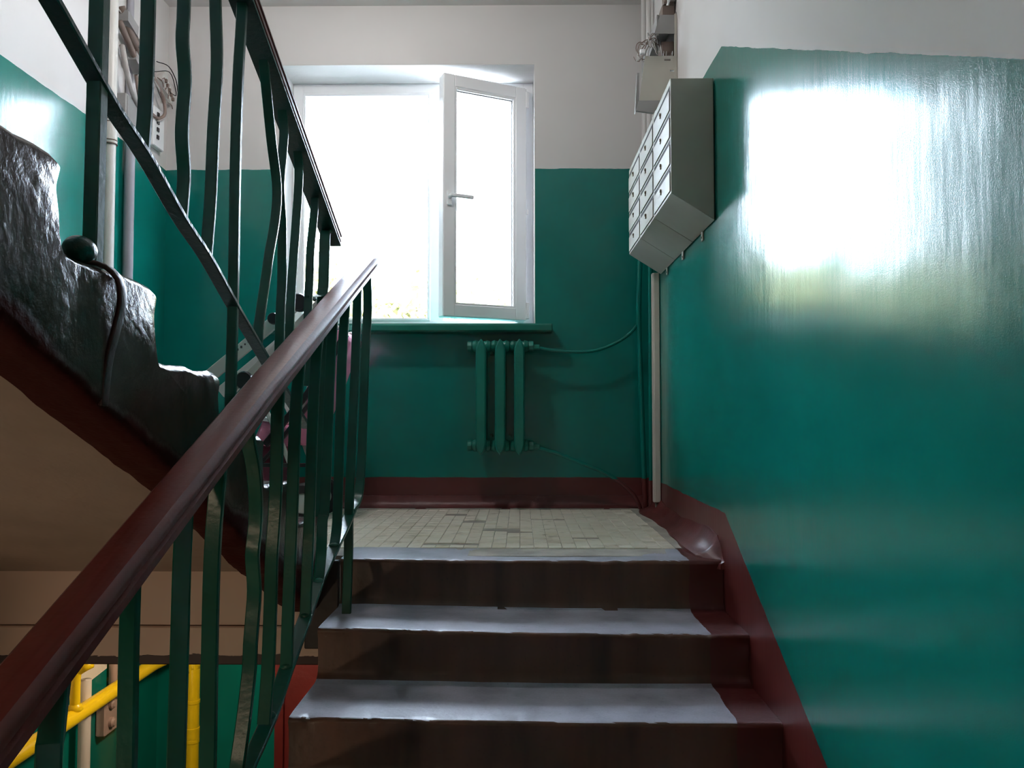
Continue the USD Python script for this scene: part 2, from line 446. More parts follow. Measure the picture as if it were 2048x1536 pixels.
# ------------------------------------------------------------------ the setting: walls, ceiling, floor
wall_back = obj('wall_back', subtract(box(XL - .3, XR + .3, YB, YB + .40, ZB - .2, ZT + .2), box(WX0, WX1, YB - .1, YB + .6, WZ0, WZ1), box(WX0, WX1, YB - .1, YB + .6, WZ0 + 2.75, WZ1 + 2.75)), 'wall_paint_back', smooth=False, kind='structure',
                label='window wall with green oil paint below and white limewash above')
rev = cat(box(WX0 - .002, WX0 + .004, YB + .001, YB + .40, WZ0, WZ1), box(WX1 - .004, WX1 + .002, YB + .001, YB + .40, WZ0, WZ1), box(WX0, WX1, YB + .001, YB + .40, WZ1 - .004, WZ1 + .002))
obj('window_reveal', rev, 'limewash', wall_back, smooth=False, label='white reveal around the window')
obj('wall_left', box(XL - .3, XL, -2.1, YB, ZB - .2, ZT + .2), 'wall_paint_left', smooth=False, kind='structure', label='left stairwell wall with glossy green dado and white top')
obj('wall_right', box(XR, XR + .3, -2.1, YB, ZB - .2, ZT + .2), 'wall_paint_right', smooth=False, kind='structure', label='right stairwell wall whose green dado follows the stairs')
obj('wall_front', box(XL - .3, XR + .3, -2.1, -1.8, ZB - .2, ZT + .2), 'limewash', smooth=False, kind='structure', label='wall behind the main landing')
obj('ceiling', box(XL, XR, 2.62, YB, 2.611, 2.75), 'limewash', smooth=False, kind='structure', label='white underside of the half landing above')
obj('ceiling', box(XL - .3, XR + .3, -2.1, YB + .4, ZT, ZT + .2), 'limewash', smooth=False, kind='structure', label='top of the stairwell')
obj('ceiling', prism([(-.1, 1.20), (2.62, 2.45), (2.62, 2.75), (-.1, 1.40)], 'x', -.55, XR), 'limewash', smooth=False, kind='structure', label='sloping underside of the flight overhead')
obj('ceiling', box(XL, XR, -1.8, -.08, 1.19, 1.39), 'limewash', smooth=False, kind='structure', label='underside of the main landing above')
obj('floor', box(XL, XR, -1.8, .02, -1.53, -1.33), 'grout', smooth=False, kind='structure', label='main landing floor behind the foot of the flight')
obj('floor', box(XL - .3, XR + .3, -2.1, YB, ZB - .2, ZB), 'grout', smooth=False, kind='structure', label='entrance hall floor')

# half landing: slab, mortar, tiles and the beam under its edge
TILE_X0, TILE_X1, TILE_Y0, TILE_Y1 = XL + .06, .552, 2.852, 4.055
landing = obj('floor', cat(box(XL, XR, 2.70, YB, -.20, -.004), box(TILE_X1 - .004, XR, 2.845, YB, -.02, 0.0), box(XL, TILE_X1, TILE_Y1, YB, -.02, 0.0)), 'grout', smooth=False, kind='structure',
              label='half landing floor of small beige tiles')
rnd = random.Random(4)
P5 = 0.0502
nx, ny = int((TILE_X1 - TILE_X0) / P5), int((TILE_Y1 - TILE_Y0) / P5)
gaps = [(-.25, 2.93, .11, .022), (-.56, 2.905, .13, .02), (-.20, 3.55, .055, .05), (-.08, 3.30, .06, .06), (.02, 3.22, .05, .035), (.12, 3.62, .06, .02), (.25, 3.06, .03, .03), (-.30, 3.82, .05, .05)]


def one_tile(cx, cy):
    w = P5 / 2 - rnd.uniform(.0004, .0012)
    h = rnd.uniform(-.0012, .0006)
    a, b = w - .0015, rnd.uniform(-.0006, .0006)
    pts = [(sx * w, sy * w, -.012) for sx in (-1, 1) for sy in (-1, 1)] + [(sx * w, sy * w, -.0018 + h + sx * b) for sx in (-1, 1) for sy in (-1, 1)] + [(sx * a, sy * a, h + sx * b) for sx in (-1, 1) for sy in (-1, 1)]
    v, f = hull(np.array(pts) + (cx, cy, 0))
    return trimesh.Trimesh(v, f, process=False)


cells = []
for j in range(ny):
    for i in range(nx):
        cx, cy = TILE_X1 - (i + .5) * P5, TILE_Y0 + (j + .5) * P5
        if any(abs(cx - gx) < gw and abs(cy - gy) < gh for gx, gy, gw, gh in gaps):
            continue
        cells.append((cx, cy))
near = sorted(cells, key=lambda c: c[1] + (10 if c[0] < -.62 else 0))[:290]
nears = set(near)
for cx, cy in near:
    obj('tile', one_tile(cx, cy), 'tile_ceramic', landing, smooth=False)
obj('tile_field', cat(*[one_tile(*c) for c in cells if c not in nears]), 'tile_ceramic', landing, smooth=False, kind='stuff', label='remaining small beige tiles towards the window wall')

beam = thing('trim_1', 'beige concrete beam under the landing edge with a ragged dark lower arris', kind='structure')
obj('beam_top', box(XL, -.585, 2.62, 2.85, -.214, -.02), 'beam_paint', beam, smooth=False)
obj('beam_ledge', box(XL, -.585, 2.608, 2.85, -.339, -.2165, .004), 'beam_paint', beam, smooth=False)
obj('painted_end', cat(box(-.695, -.5865, 2.600, 2.63, -.285, -.004, .003)), 'black_red_paint', beam, smooth=False)  # painted beam end, widened and blackened to stand in for the shaded gap
# mortar coves where floor and walls meet
rs = np.random.default_rng(2)


def lumpy(amount, freq, seed):
    def f(V):
        d = (meshkit.fbm(V * freq, 4, seed) - .5) * 2 * amount
        c = V[:, :2].mean(0)
        r = V[:, :2] - c
        r /= np.maximum(np.linalg.norm(r, axis=1, keepdims=True), 1e-6)
        V = V.copy()
        V[:, :2] += r * d[:, None]
        return V
    return f


cove = [(YB + .01, -.01), (YB - .045, -.01), (YB - .043, .004), (YB - .025, .012), (YB - .012, .03), (YB - .006, .06), (YB + .01, .06)]
obj('baseboard_back', prism(cove, 'x', XL, XR, 90, disp=lumpy(.006, 14, 3)), 'red_paint', kind='structure', label='red painted mortar cove under the window wall')
def mortar(V):                       # V: (x, z, y): lumps that fade towards both ends, biggest near the step edge
    V = V.copy()
    y = V[:, 2]
    k = (.68 + .62 * meshkit.fbm(np.column_stack([y * 2.6, y * 0 + 3, y * 0]), 2, 8)) * (1 + .12 * np.exp(-((y - 2.80) / .14) ** 2)) * np.clip((y - 2.59) / .10, .25, 1)
    V[:, 0] = XR + .01 + (V[:, 0] - XR - .01) * k
    V[:, 1] = -.03 + (V[:, 1] + .03) * np.clip(k, .5, 1.4)
    d = (meshkit.fbm(np.column_stack([V[:, 0] * 22, V[:, 1] * 22, y * 7]), 2, 4) - .5) * .008 * (1 + np.exp(-((y - 2.75) / .12) ** 2))
    V[:, 0] -= d
    V[:, 1] += d * .8
    return V


cove_r = [(XR + .01, -.03), (XR - .080, -.03), (XR - .074, .003), (XR - .062, .009), (XR - .045, .013), (XR - .030, .021), (XR - .018, .034), (XR - .010, .050), (XR - .003, .062), (XR + .01, .062)]
obj('baseboard_right', prism(cove_r, 'y', 2.612, 4.09, 170, disp=mortar), 'red_paint', kind='structure', label='lumpy red painted mortar cove along the right wall of the landing')

# ------------------------------------------------------------------ lower flight, rising to the landing
R0, G0 = .148, .288
flight = thing('stair_flight', 'lower flight of worn brown concrete steps rising to the tiled landing', 'stairs')


def step_profile(y0, z0, r, g, back, foot=.045, nose=.012, over=.006):
    a = np.linspace(math.pi / 2, math.pi, 6)
    pts = [(back, z0), (y0 + nose + .03, z0 + .0005)] + [(y0 + nose + nose * math.cos(t), z0 - nose + nose * math.sin(t)) for t in a]
    pts += [(y0 + over, z0 - nose - .02), (y0 + over + .004, z0 - r * .5)]
    b = np.linspace(0, math.pi / 2, 6)
    pts += [(y0 + over + .002 - foot * (1 - math.cos(t)) * .9, z0 - r + .032 * (1 - math.sin(t))) for t in b]
    f = pts[-1][0]
    pts += [(f, z0 - r - .13), (back, z0 - .13)]
    return pts, f


TILT = (.004, .016, .010) + (.006,) * 7


def worn(k):
    z0 = -R0 * k

    def dish(x):                    # the treads are hollowed in the middle of the run
        return .004 * np.exp(-((x - .05) / .35) ** 2)

    def f(V):                       # V: (y, z, x)
        V = V.copy()
        x, y, z = V[:, 2].copy(), V[:, 0].copy(), V[:, 1].copy()
        q = np.column_stack([x * 3, y * 9, z * 9])
        V[:, 1] += (meshkit.fbm(q * 3, 4, 11) - .5) * .004
        V[:, 0] += (meshkit.fbm(q * 3 + 7, 4, 11) - .5) * .006
        y_nose = 2.62 - G0 * k
        hit = (np.abs(y - y_nose) < .03) & (z > z0 - .03)
        ch = np.clip(meshkit.noise(np.column_stack([x * 26, x * 0 + k, x * 0]), 5) - .74, 0, 1)
        V[hit, 1] -= ch[hit] * .020
        V[hit, 0] += ch[hit] * .026
        w = np.clip((z0 - z) / R0, 0, 1)
        t = (x + .585) / 1.245
        V[:, 1] -= (TILT[k] * (1 - w) + TILT[k + 1] * w) * t + dish(x)
        return V
    return f


back = 2.850
for k in range(9):
    y0, z0 = 2.62 - G0 * k, -R0 * k
    prof, f = step_profile(y0, z0, R0, G0, back)
    obj('step', prism(prof, 'x', -.585, XR - .0005, 120, disp=worn(k)), 'step_stone', flight, smooth=50)
    back = f + .002

# ------------------------------------------------------------------ upper flight, rising from the landing towards the viewer on the left
R1, G1, YN = .139, .3055, 2.650
upper = thing('stair_flight', 'upper flight on the left seen from the side, with lumpy dark brown painted stepped edge', 'stairs')
outline = []
for k in range(1, 10):
    yn, z = YN - G1 * (k - 1), R1 * k
    outline += [(yn + .004, z - R1 + .03), (yn - .006, z - .05), (yn + .004, z - .016), (yn - .012, z - .002), (yn - .05, z), (max(yn - G1 + .035, -.05), z + .004), (max(yn - G1 + .010, -.07), z + .006)]
low = [(-.075, R1 * 9 + .004), (-.075, 1.02 + .437 * .075), (1.6, 1.02 - .437 * 1.6), (2.135, .052), (2.56, -.150), (2.68, -.19), (2.68, .0)]
sp = np.array(outline + low)


def resample(p, step):
    q = []
    for a, b in zip(p, np.roll(p, -1, 0)):
        n = max(1, int(np.linalg.norm(b - a) / step))
        q += [a + (b - a) * t for t in np.linspace(0, 1, n, endpoint=False)]
    return np.array(q)


from shapely.geometry import Polygon
sh = Polygon(sp).buffer(-.014, quad_segs=4).buffer(.026, quad_segs=4).buffer(-.012, quad_segs=4)
sp = resample(np.array(sh.exterior.coords)[:-1], .02)
sp = sp + np.column_stack([(meshkit.fbm(np.column_stack([sp * 16, sp[:, 0] * 0]), 3, 5) - .5) * .011, (meshkit.fbm(np.column_stack([sp * 16, sp[:, 0] * 0 + 9]), 3, 6) - .5) * .011])
obj('stringer', prism(sp, 'x', -.76, -.65, 4, bevel=.013), 'string_paint', upper, smooth=60)
for k in range(1, 10):
    yn, z = YN - G1 * (k - 1), R1 * k
    prof, f = step_profile(yn, z, R1, -G1, yn - G1 + .02, foot=-.02)
    prof = [(yn, z - R1 - .02), (yn - .01, z - .045), (yn, z - .014), (yn - .012, z - .001), (yn - .04, z), (max(yn - G1 + .002, -.075), z + .002), (max(yn - G1 + .002, -.075), z - .06), (yn - .03, z - R1 - .022)]
    obj('step', prism(prof, 'x', XL + .001, -.745, 20), 'upper_step_stone', upper, smooth=50)
so = lambda y: 1.02 - .437 * y
obj('soffit', prism([(-.075, 1.147), (2.62, -.042), (2.62, .03), (-.075, 1.217)], 'x', XL + .001, -.75), 'soffit_paint', upper, smooth=False, label='beige underside between the ribs')
obj('rib', prism([(-.075, so(-.075) + .02), (2.62, so(2.62) + .02), (2.62, so(2.62) + .15), (-.075, so(-.075) + .15)], 'x', XL + .001, XL + .10), 'soffit_paint', upper, smooth=False)

# ------------------------------------------------------------------ window: frame, panes, the sash standing open, sill
win = thing('window_1', 'white plastic window, its right sash standing open', kind='structure')
FY0, FY1 = 4.335, 4.40
fx0, fx1, fz0, fz1 = -1.251, .075, .927, 2.298


def frame(x0, x1, z0, z1, w, y0, y1, c=.004):
    return cat(box(x0, x0 + w, y0, y1, z0, z1, c), box(x1 - w, x1, y0, y1, z0, z1, c), box(x0 + w - .004, x1 - w + .004, y0, y1, z0, z0 + w, c), box(x0 + w - .004, x1 - w + .004, y0, y1, z1 - w, z1, c))


obj('frame', frame(fx0, fx1, fz0, fz1, .058, FY0, FY1), 'white_plastic', win, smooth=30)
obj('mullion', box(-.492, -.415, FY0 + .002, FY1, fz0 + .05, fz1 - .05, .004), 'white_plastic', win, smooth=30)
obj('glazing_bead', frame(-1.197, -.488, fz0 + .054, fz1 - .054, .016, FY0 - .004, FY0 + .02, .003), 'white_plastic', win, smooth=30)
obj('pane', box(-1.19, -.495, 4.372, 4.376, fz0 + .06, fz1 - .06), 'pane_glass', win, smooth=False)
sash = UsdGeom.Xform.Define(stage, numbered(str(win.GetPath()), 'sash'))
HX, HY = .022, 4.31
sash.AddTranslateOp().Set((HX, HY, 0))
sash.AddRotateZOp().Set(25.5)
sp_ = sash.GetPrim()
SW, SZ0, SZ1 = .478, .975, 2.245


def sobj(name, mesh, m, **k):
    return obj(name, mesh, m, sp_, **k)


sobj('sash_frame', frame(-SW, 0, SZ0, SZ1, .066, -.035, .035, .005), 'white_plastic', smooth=30)
sobj('sash_bead', frame(-SW + .062, -.062, SZ0 + .062, SZ1 - .062, .014, -.03, .02, .003), 'white_plastic', smooth=30)
sobj('seal', cat(frame(-SW + .074, -.074, SZ0 + .074, SZ1 - .074, .004, -.012, -.004, .001), box(-SW + .004, -SW + .008, .030, .037, SZ0 + .01, SZ1 - .01)), 'seal_rubber', smooth=False, label='dark rubber seal')
sobj('sash_pane', box(-SW + .066, -.066, -.006, -.002, SZ0 + .066, SZ1 - .066), 'pane_glass', smooth=False)
hz = 1.595
sobj('handle', cat(box(-SW + .018, -SW + .046, -.047, -.034, hz - .045, hz + .035, .004), lathe([(0, 0), (.011, 0), (.011, .032), (0, .032)], 'y', (-SW + .032, -.078, hz), 16),
                   box(-SW + .022, -SW + .152, -.084, -.068, hz - .009, hz + .010, .004)), 'white_plastic', smooth=30, label='white window handle turned level')
sobj('hinge', cat(box(-.006, .014, -.040, -.026, SZ0 + .01, SZ0 + .10, .003), box(-.006, .014, -.040, -.026, SZ1 - .11, SZ1 - .02, .003), box(-.002, .010, -.039, -.030, 1.55, 1.58, .002)), 'white_plastic', smooth=30)
obj('latch', cat(box(-.442, -.432, FY0 - .008, FY0 + .002, 2.17, 2.22, .001), box(-.442, -.434, FY0 - .006, FY0 + .002, 1.66, 1.70, .001), box(-.442, -.434, FY0 - .006, FY0 + .002, 1.06, 1.10, .001)), 'grey_metal', win, smooth=False, label='metal latch plates on the mullion')
win2 = thing('window_2', 'white plastic window of the half landing above, out of sight', kind='structure')
obj('frame', frame(fx0, fx1, fz0 + 2.75, fz1 + 2.75, .058, FY0, FY1), 'white_plastic', win2, smooth=30)
obj('mullion', box(-.492, -.415, FY0 + .002, FY1, fz0 + 2.80, fz1 + 2.70, .004), 'white_plastic', win2, smooth=30)
obj('pane', box(-1.20, .02, 4.372, 4.376, fz0 + 2.80, fz1 + 2.70), 'pane_glass', win2, smooth=False)
sill = [(3.975, .893), (3.975, .918), (3.982, .927), (4.345, .930), (4.345, .886), (3.982, .886)]
obj('sill', prism(sill, 'x', -1.34, .162, 2, bevel=.004), 'sill_green', win, smooth=30, label='thick green painted window sill')

# ------------------------------------------------------------------ railings
TX = (1.0, 0, 0)


def bar(yz, x, w=.026, t=.012, step=.015, twist=None, smooth=True):
    pts = np.array([(x, a, b) for a, b in yz], float)
    pts = spline(pts, step) if smooth else resample_open(pts, step)
    tw = None if twist is None else np.interp(np.linspace(0, 1, len(pts)), *zip(*twist))
    return sweep(rect(w, t, .0022), pts, TX, tw)


def resample_open(P, step):
    out = []
    for a, b in zip(P[:-1], P[1:]):
        n = max(1, int(np.linalg.norm(b - a) / step))
        out += [a + (b - a) * t for t in np.linspace(0, 1, n, endpoint=False)]
    out.append(P[-1])
    return np.array(out)


def rail_profile(w=.060, h=.040):
    """Moulded handrail: rounded top, groove, narrower lip hugging the flat bar underneath. v points up."""
    a, b = w / 2, h
    right = [(a * .30, b * .455), (a * .72, b * .425), (a * .86, b * .36), (a * .97, b * .24), (a, b * .16), (a, b * .07), (a - .006, b * .01), (a - .007, b * -.08), (a - .001, b * -.15), (a - .001, b * -.40), (a - .007, b * -.5)]
    return [(-u, v) for u, v in right[::-1]] + [(0, b * .465)] + right


LX = -.540
low_rail = thing('stair_railing', 'green steel railing with brown moulded handrail along the lower flight', 'railing')
hr = resample_open(np.array([(LX, -.10, -.258), (LX, .93, .194), (LX, 1.721, .542), (LX, 2.50, .873), (LX, 2.80, .998), (LX, 2.865, 1.017)]), .03)
hr = np.vstack([hr])
obj('handrail', sweep(rail_profile(.068, .050), hr, TX), 'handrail_brown', low_rail, smooth=24, label='glossy brown handrail')
under = hr.copy()
under[:, 2] -= .027
obj('rail_bar', sweep(rect(.040, .006, .001), under[:-2], TX), 'green_paint', low_rail, smooth=30)
zr = lambda y: np.interp(y, hr[:, 1], hr[:, 2]) - .024          # underside of the handrail
lower_bars = [
    ([(0.62, .08), (.625, -.1), (.62, -.35), (.61, -.60)], None),
    ([(.775, .12), (.772, -.0), (.765, -.35), (.76, -.55)], None),
    ([(.946, .20), (.932, .098), (.926, .03), (.915, -.45)], [(0, 0), (.12, .2), (.45, 1.2), (1, 1.4)]),
    ([(1.116, .27), (1.113, .141), (1.113, -.018), (1.108, -.38)], [(0, -.25), (1, -.05)]),
    ([(1.290, .36), (1.283, .226), (1.280, .109), (1.273, -.088), (1.262, -.33)], [(0, .5), (.3, .25), (1, .1)]),
    ([(1.440, .42), (1.409, .203), (1.404, -.144), (1.398, -.30)], None),
    ([(1.580, .47), (1.589, .412), (1.618, .365), (1.639, .293), (1.636, .232), (1.622, .184), (1.637, .111), (1.627, .053), (1.617, .006), (1.613, -.037), (1.592, -.104), (1.569, -.162), (1.549, -.207), (1.54, -.255)], None),
    ([(1.786, .56), (1.778, .467), (1.777, .389), (1.775, .345), (1.771, .279), (1.762, .225), (1.750, .162), (1.746, .087), (1.742, .024), (1.732, -.079), (1.709, -.185)], None),
    ([(1.960, .63), (1.921, .467), (1.901, .218), (1.892, .138), (1.877, -.010), (1.869, -.115)], None),
    ([(2.140, .70), (2.109, .613), (2.084, .467), (2.059, .198), (2.048, .111), (2.030, -.040)], None),
    ([(2.310, .77), (2.271, .624), (2.221, .232), (2.195, .180), (2.182, .087), (2.153, .02)], [(0, 0), (.6, .1), (1, .5)]),
    ([(2.470, .84), (2.418, .634), (2.380, .215), (2.364, .129), (2.334, .083)], None),
]
for pts, tw in lower_bars:
    pts[0] = (pts[0][0], zr(pts[0][0]))
    obj('baluster', bar(pts, LX, .028, .012, twist=tw), 'green_paint', low_rail, smooth=40)
obj('post', bar([(2.645, zr(2.645)), (2.617, .648), (2.541, .199), (2.533, .027), (2.511, -.150)], LX, .028, .016), 'green_paint', low_rail, smooth=40, label='post standing on the second tread')
obj('end_bar', bar([(2.800, zr(2.80)), (2.818, .84), (2.777, .659), (2.736, .348), (2.699, .222), (2.643, .178), (2.55, .163)], LX, .030, .012), 'green_paint', low_rail, smooth=40, label='curved end bar that loops back to the bottom rail')
chord = [(.55, -.66), (.95, -.50), (1.30, -.355), (1.594, -.235), (1.653, -.216), (1.76, -.179), (1.869, -.120), (2.03, -.042), (2.153, .020), (2.334, .083), (2.479, .128), (2.57, .163)]
obj('bottom_rail', bar(chord, LX, .034, .012), 'green_paint', low_rail, smooth=40)
wv = []
for y, z in ((1.869, -.116), (1.742, -.180), (2.03, -.040), (2.153, .022), (2.334, .086)):
    s = trimesh.creation.icosphere(2, .014)
    s.apply_scale((1.1, .8, .8))
    s.apply_translation((LX, y, z))
    wv.append(s)
obj('weld', cat(*wv), 'green_paint', low_rail, smooth=True)

UX = -.680
up_rail = thing('stair_railing', 'green steel railing with wavy bars on the upper flight, seen from below', 'railing')
hu = resample_open(np.array([(UX, .55, 2.052), (UX, 1.919, 1.500), (UX, 2.834, 1.130), (UX, 2.88, 1.112)]), .03)
obj('handrail', sweep(rail_profile(.066, .044), hu, TX), 'handrail_brown', up_rail, smooth=50, label='brown handrail edge')
uu = hu.copy()
uu[:, 2] -= .026
obj('rail_bar', sweep(rect(.060, .010, .001), uu, TX), 'dark_green_paint', up_rail, smooth=30, label='flat steel bar under the handrail')
zu = lambda y: np.interp(y, hu[:, 1], hu[:, 2]) - .026
upper_bars = [
    [(1.429, 1.3), (1.429, 1.226), (1.425, 1.038), (1.415, .938)],
    [(1.579, 1.4), (1.581, 1.306), (1.577, 1.222), (1.592, 1.146), (1.582, 1.034), (1.595, .952), (1.584, .862)],
    [(1.740, 1.459), (1.745, 1.393), (1.759, 1.257), (1.745, 1.099), (1.734, .939), (1.714, .807)],
    [(2.078, 1.403), (2.107, 1.339), (2.155, 1.219), (2.209, 1.104), (2.195, 1.008), (2.146, .900), (2.119, .828), (2.070, .701), (2.061, .648)],
    [(2.247, 1.36), (2.269, 1.285), (2.257, 1.212), (2.237, 1.112), (2.260, 1.010), (2.266, .853), (2.255, .765), (2.246, .63)],
    [(2.409, 1.293), (2.429, 1.206), (2.402, 1.044), (2.366, .870), (2.350, .748), (2.34, .60)],
    [(2.621, 1.214), (2.611, 1.128), (2.572, 1.003), (2.563, .904), (2.549, .804), (2.54, .56)],
]
for pts in upper_bars:
    pts[0] = (pts[0][0], zu(pts[0][0]))
    obj('baluster', bar(pts, UX, .026, .011), 'green_paint', up_rail, smooth=40)
obj('post', sweep(rect(.024, .024, .002), resample_open(np.array([(UX, 1.262, zu(1.262)), (UX, 1.262, 1.137), (UX, 1.258, .744), (UX, 1.256, .70)]), .03), TX), 'green_paint', up_rail, smooth=30, label='square post on the fifth tread')
obj('post', bar([(1.915, zu(1.915)), (1.908, 1.405), (1.893, 1.268), (1.884, 1.052), (1.882, .775), (1.873, .502), (1.873, .418)], UX, .024, .016), 'green_paint', up_rail, smooth=40, label='post on the third tread')
obj('end_post', bar([(2.800, zu(2.80)), (2.768, 1.106), (2.757, 1.042), (2.747, .918), (2.731, .794), (2.72, .01)], UX, .036, .012), 'green_paint', up_rail, smooth=40)
obj('bottom_rail', bar([(.40, 1.405), (.80, 1.213), (1.036, 1.105), (1.128, 1.066), (1.253, 1.003), (1.285, .988), (1.335, .967), (1.431, .931), (1.579, .859), (1.714, .807), (1.894, .719), (2.053, .647), (2.189, .584), (2.54, .43)], UX, .030, .012), 'dark_green_paint', up_rail, smooth=40)
obj('link', bar([(2.54, .846), (2.745, .880)], UX, .014, .008, smooth=False), 'green_paint', up_rail, smooth=30)
foot = trimesh.creation.icosphere(3, .032)
foot.apply_scale((.7, 1.0, .70))
foot.apply_translation((UX - .004, 1.228, .722))
obj('post_foot', foot, 'dark_green_paint', up_rail, smooth=True, label='lump of paint and weld at the post foot')
obj('strap', sweep(rect(.020, .008, .002), spline(np.array([(UX, 1.235, .706), (-.660, 1.256, .702), (-.643, 1.268, .684), (-.638, 1.270, .650), (-.643, 1.262, .600), (-.649, 1.252, .550), (-.653, 1.247, .48)]), .012), (0, 1, 0)), 'dark_red_paint', up_rail, smooth=40, label='flat strap bent over the tread edge and down the side')

# ------------------------------------------------------------------ radiator and its pipes
rad = thing('radiator', 'green painted cast iron radiator of three columns under the window', 'radiator')


def column(cx, y0, y1, w=.0255, z0=.271, z1=.844):
    o = np.array([(cx, z0), (cx + w * .62, z0 + .022), (cx + w * .95, z0 + .050), (cx + w, z0 + .10), (cx + w, z1 - .07), (cx + w * .94, z1 - .045), (cx + w * .55, z1 - .018), (cx, z1),
                  (cx - w * .55, z1 - .018), (cx - w * .94, z1 - .045), (cx - w, z1 - .07), (cx - w, z0 + .10), (cx - w * .95, z0 + .050), (cx - w * .62, z0 + .022)])
    return prism(o, 'y', y0, y1, 2, bevel=.007)


cxs = (-.191, -.097, -.003)
for cx in cxs:
    bar_hub = [lathe([(.018, -.047), (.025, -.044), (.031, -.028), (.026, -.02), (.024, 0), (.026, .02), (.031, .028), (.025, .044), (.018, .047)], 'x', (cx, 3.975, z), 20) for z in (.812, .318)]
    obj('section', cat(column(cx, 3.895, 3.955), column(cx, 3.995, 4.055), *bar_hub), 'radiator_green', rad, smooth=40)
for x, s in ((-.250, -1), (.056, 1)):
    for z in (.812, .318):
        obj('plug', lathe([(0, -.012), (.024, -.012), (.026, -.008), (.026, .008), (.024, .012), (0, .012)], 'x', (x, 3.975, z), 8), 'radiator_green', rad, smooth=20)
for bx in (box(-.150, -.138, 3.99, YB + .01, .36, .372), box(-.056, -.044, 3.99, YB + .01, .36, .372), box(-.150, -.138, 3.99, YB + .01, .775, .787)):
    obj('bracket', bx, 'radiator_green', rad, smooth=False)
sup = thing('radiator_pipe', 'green pipe sagging from the radiator top to the corner riser', 'pipe')
obj('pipe', tube([(.060, 3.975, .812), (.11, 3.978, .800), (.175, 3.98, .790), (.299, 3.985, .784), (.399, 3.995, .798), (.499, 4.00, .841), (.560, 4.01, .886), (.590, 4.02, .925)], .0085, 12), 'wall_paint_back', sup, smooth=True)
obj('coupling', lathe([(.009, -.016), (.014, -.014), (.014, .014), (.009, .016)], 'x', (.082, 3.977, .807), 12), 'radiator_green', sup, smooth=30)
ret = thing('radiator_pipe', 'green and red painted pipe falling from the radiator bottom to the floor corner', 'pipe')
obj('pipe', tube([(.060, 3.975, .318), (.112, 3.98, .300), (.174, 3.985, .282), (.297, 3.99, .234), (.421, 3.995, .182), (.519, 4.00, .118), (.575, 4.0, .060), (.598, 4.0, .005)], .0095, 12), 'wall_paint_back', ret, smooth=True)
obj('coupling', lathe([(.009, -.016), (.014, -.014), (.014, .014), (.009, .016)], 'x', (.082, 3.977, .312), 12), 'radiator_green', ret, smooth=30)
ris = thing('riser_pipe', 'heating riser in the right corner, green below and white above', 'pipe')
obj('pipe', tube([(.634, 4.02, 2.611), (.632, 4.02, 1.80), (.610, 4.02, 1.30), (.598, 4.02, .993), (.606, 4.02, .644), (.616, 4.02, .296), (.628, 4.02, -.01)], .0135, 14, step=.05), 'wall_paint_back', ris, smooth=True)
ris2 = thing('riser_pipe', 'white pipe close to the right wall above the mailboxes, beside the corner riser', 'pipe')
obj('pipe', tube([(.632, 3.86, 2.611), (.632, 3.86, 1.9), (.634, 3.87, 1.40), (.636, 3.88, .9), (.636, 3.90, .0)], .0125, 14, step=.05), 'wall_paint_back', ris2, smooth=True)

# ------------------------------------------------------------------ mailboxes
PU, MY0 = .3455, 2.678
prof_case = [(.511, 1.611), (.511, 1.217), (XR - .004, 1.125), (XR - .004, 1.611)]
for u, which in enumerate(('nearest steel mailbox unit with four locked doors on the right wall', 'middle steel mailbox unit with four locked doors, between its two neighbours', 'farthest steel mailbox unit with four locked doors, towards the window corner')):
    y0 = MY0 + u * PU
    mb = thing('mailbox_unit', which, 'mailbox', 'row of grey mailboxes')
    case = prism(prof_case, 'y', y0, y0 + PU - .003, 2, bevel=.002)
    rows = [1.592 - .0925 * k for k in range(5)]
    cut = [box(.40, .535, y0 + .010, y0 + PU - .013, rows[k + 1] + .003, rows[k] - .002) for k in range(4)]
    obj('casing', subtract(case, *cut), 'mailbox_steel', mb, smooth=25)
    for k in range(4):
        d = obj('door', box(.5075, .5105, y0 + .012, y0 + PU - .015, rows[k + 1] + .005, rows[k] - .021, .0008), 'mailbox_steel', mb, smooth=False)
        zc, yc = (rows[k] + rows[k + 1]) / 2 + .004, y0 + PU * .5
        obj('lock', cat(lathe([(0, 0), (.005, 0), (.006, .003), (.006, .006), (0, .006)], 'x', (.502, yc, zc), 14), box(.5035, .507, yc - .004, yc + .004, zc - .014, zc - .002, .001)), 'lock_metal', d, smooth=30)
        obj('slot', box(.5115, .514, y0 + .010, y0 + PU - .013, rows[k + 1] + .003, rows[k] - .002), 'slot_dark', mb, smooth=False)  # dark plate right behind the door gap, painting the slot's shade
    obj('bracket', cat(box(XR - .006, XR - .002, y0 + .17, y0 + .195, 1.094, 1.14), lathe([(0, 0), (.004, 0), (.004, .003), (0, .003)], 'x', (XR - .009, y0 + .1825, 1.105), 10)), 'mailbox_steel', mb, smooth=False)

# ------------------------------------------------------------------ cable trunking and the open electrical box above the mailboxes
trk = thing('cable_trunking', 'white plastic cable trunking running down from the mailboxes to the floor', 'trunking')
obj('channel', box(.629, XR - .002, 3.755, 3.80, .062, 1.14, .003), 'trunking_plastic', trk, smooth=30)
obj('cover', box(.6255, .630, 3.758, 3.797, .062, 1.14, .001), 'trunking_plastic', trk, smooth=30)
stub = thing('pipe_stub', 'short dark cable stub at the floor under the white trunking', 'cable')
obj('stub', tube([(.643, 3.775, .07), (.642, 3.775, .02), (.640, 3.772, -.01)], .010, 10), 'rust_brown', stub, smooth=True)

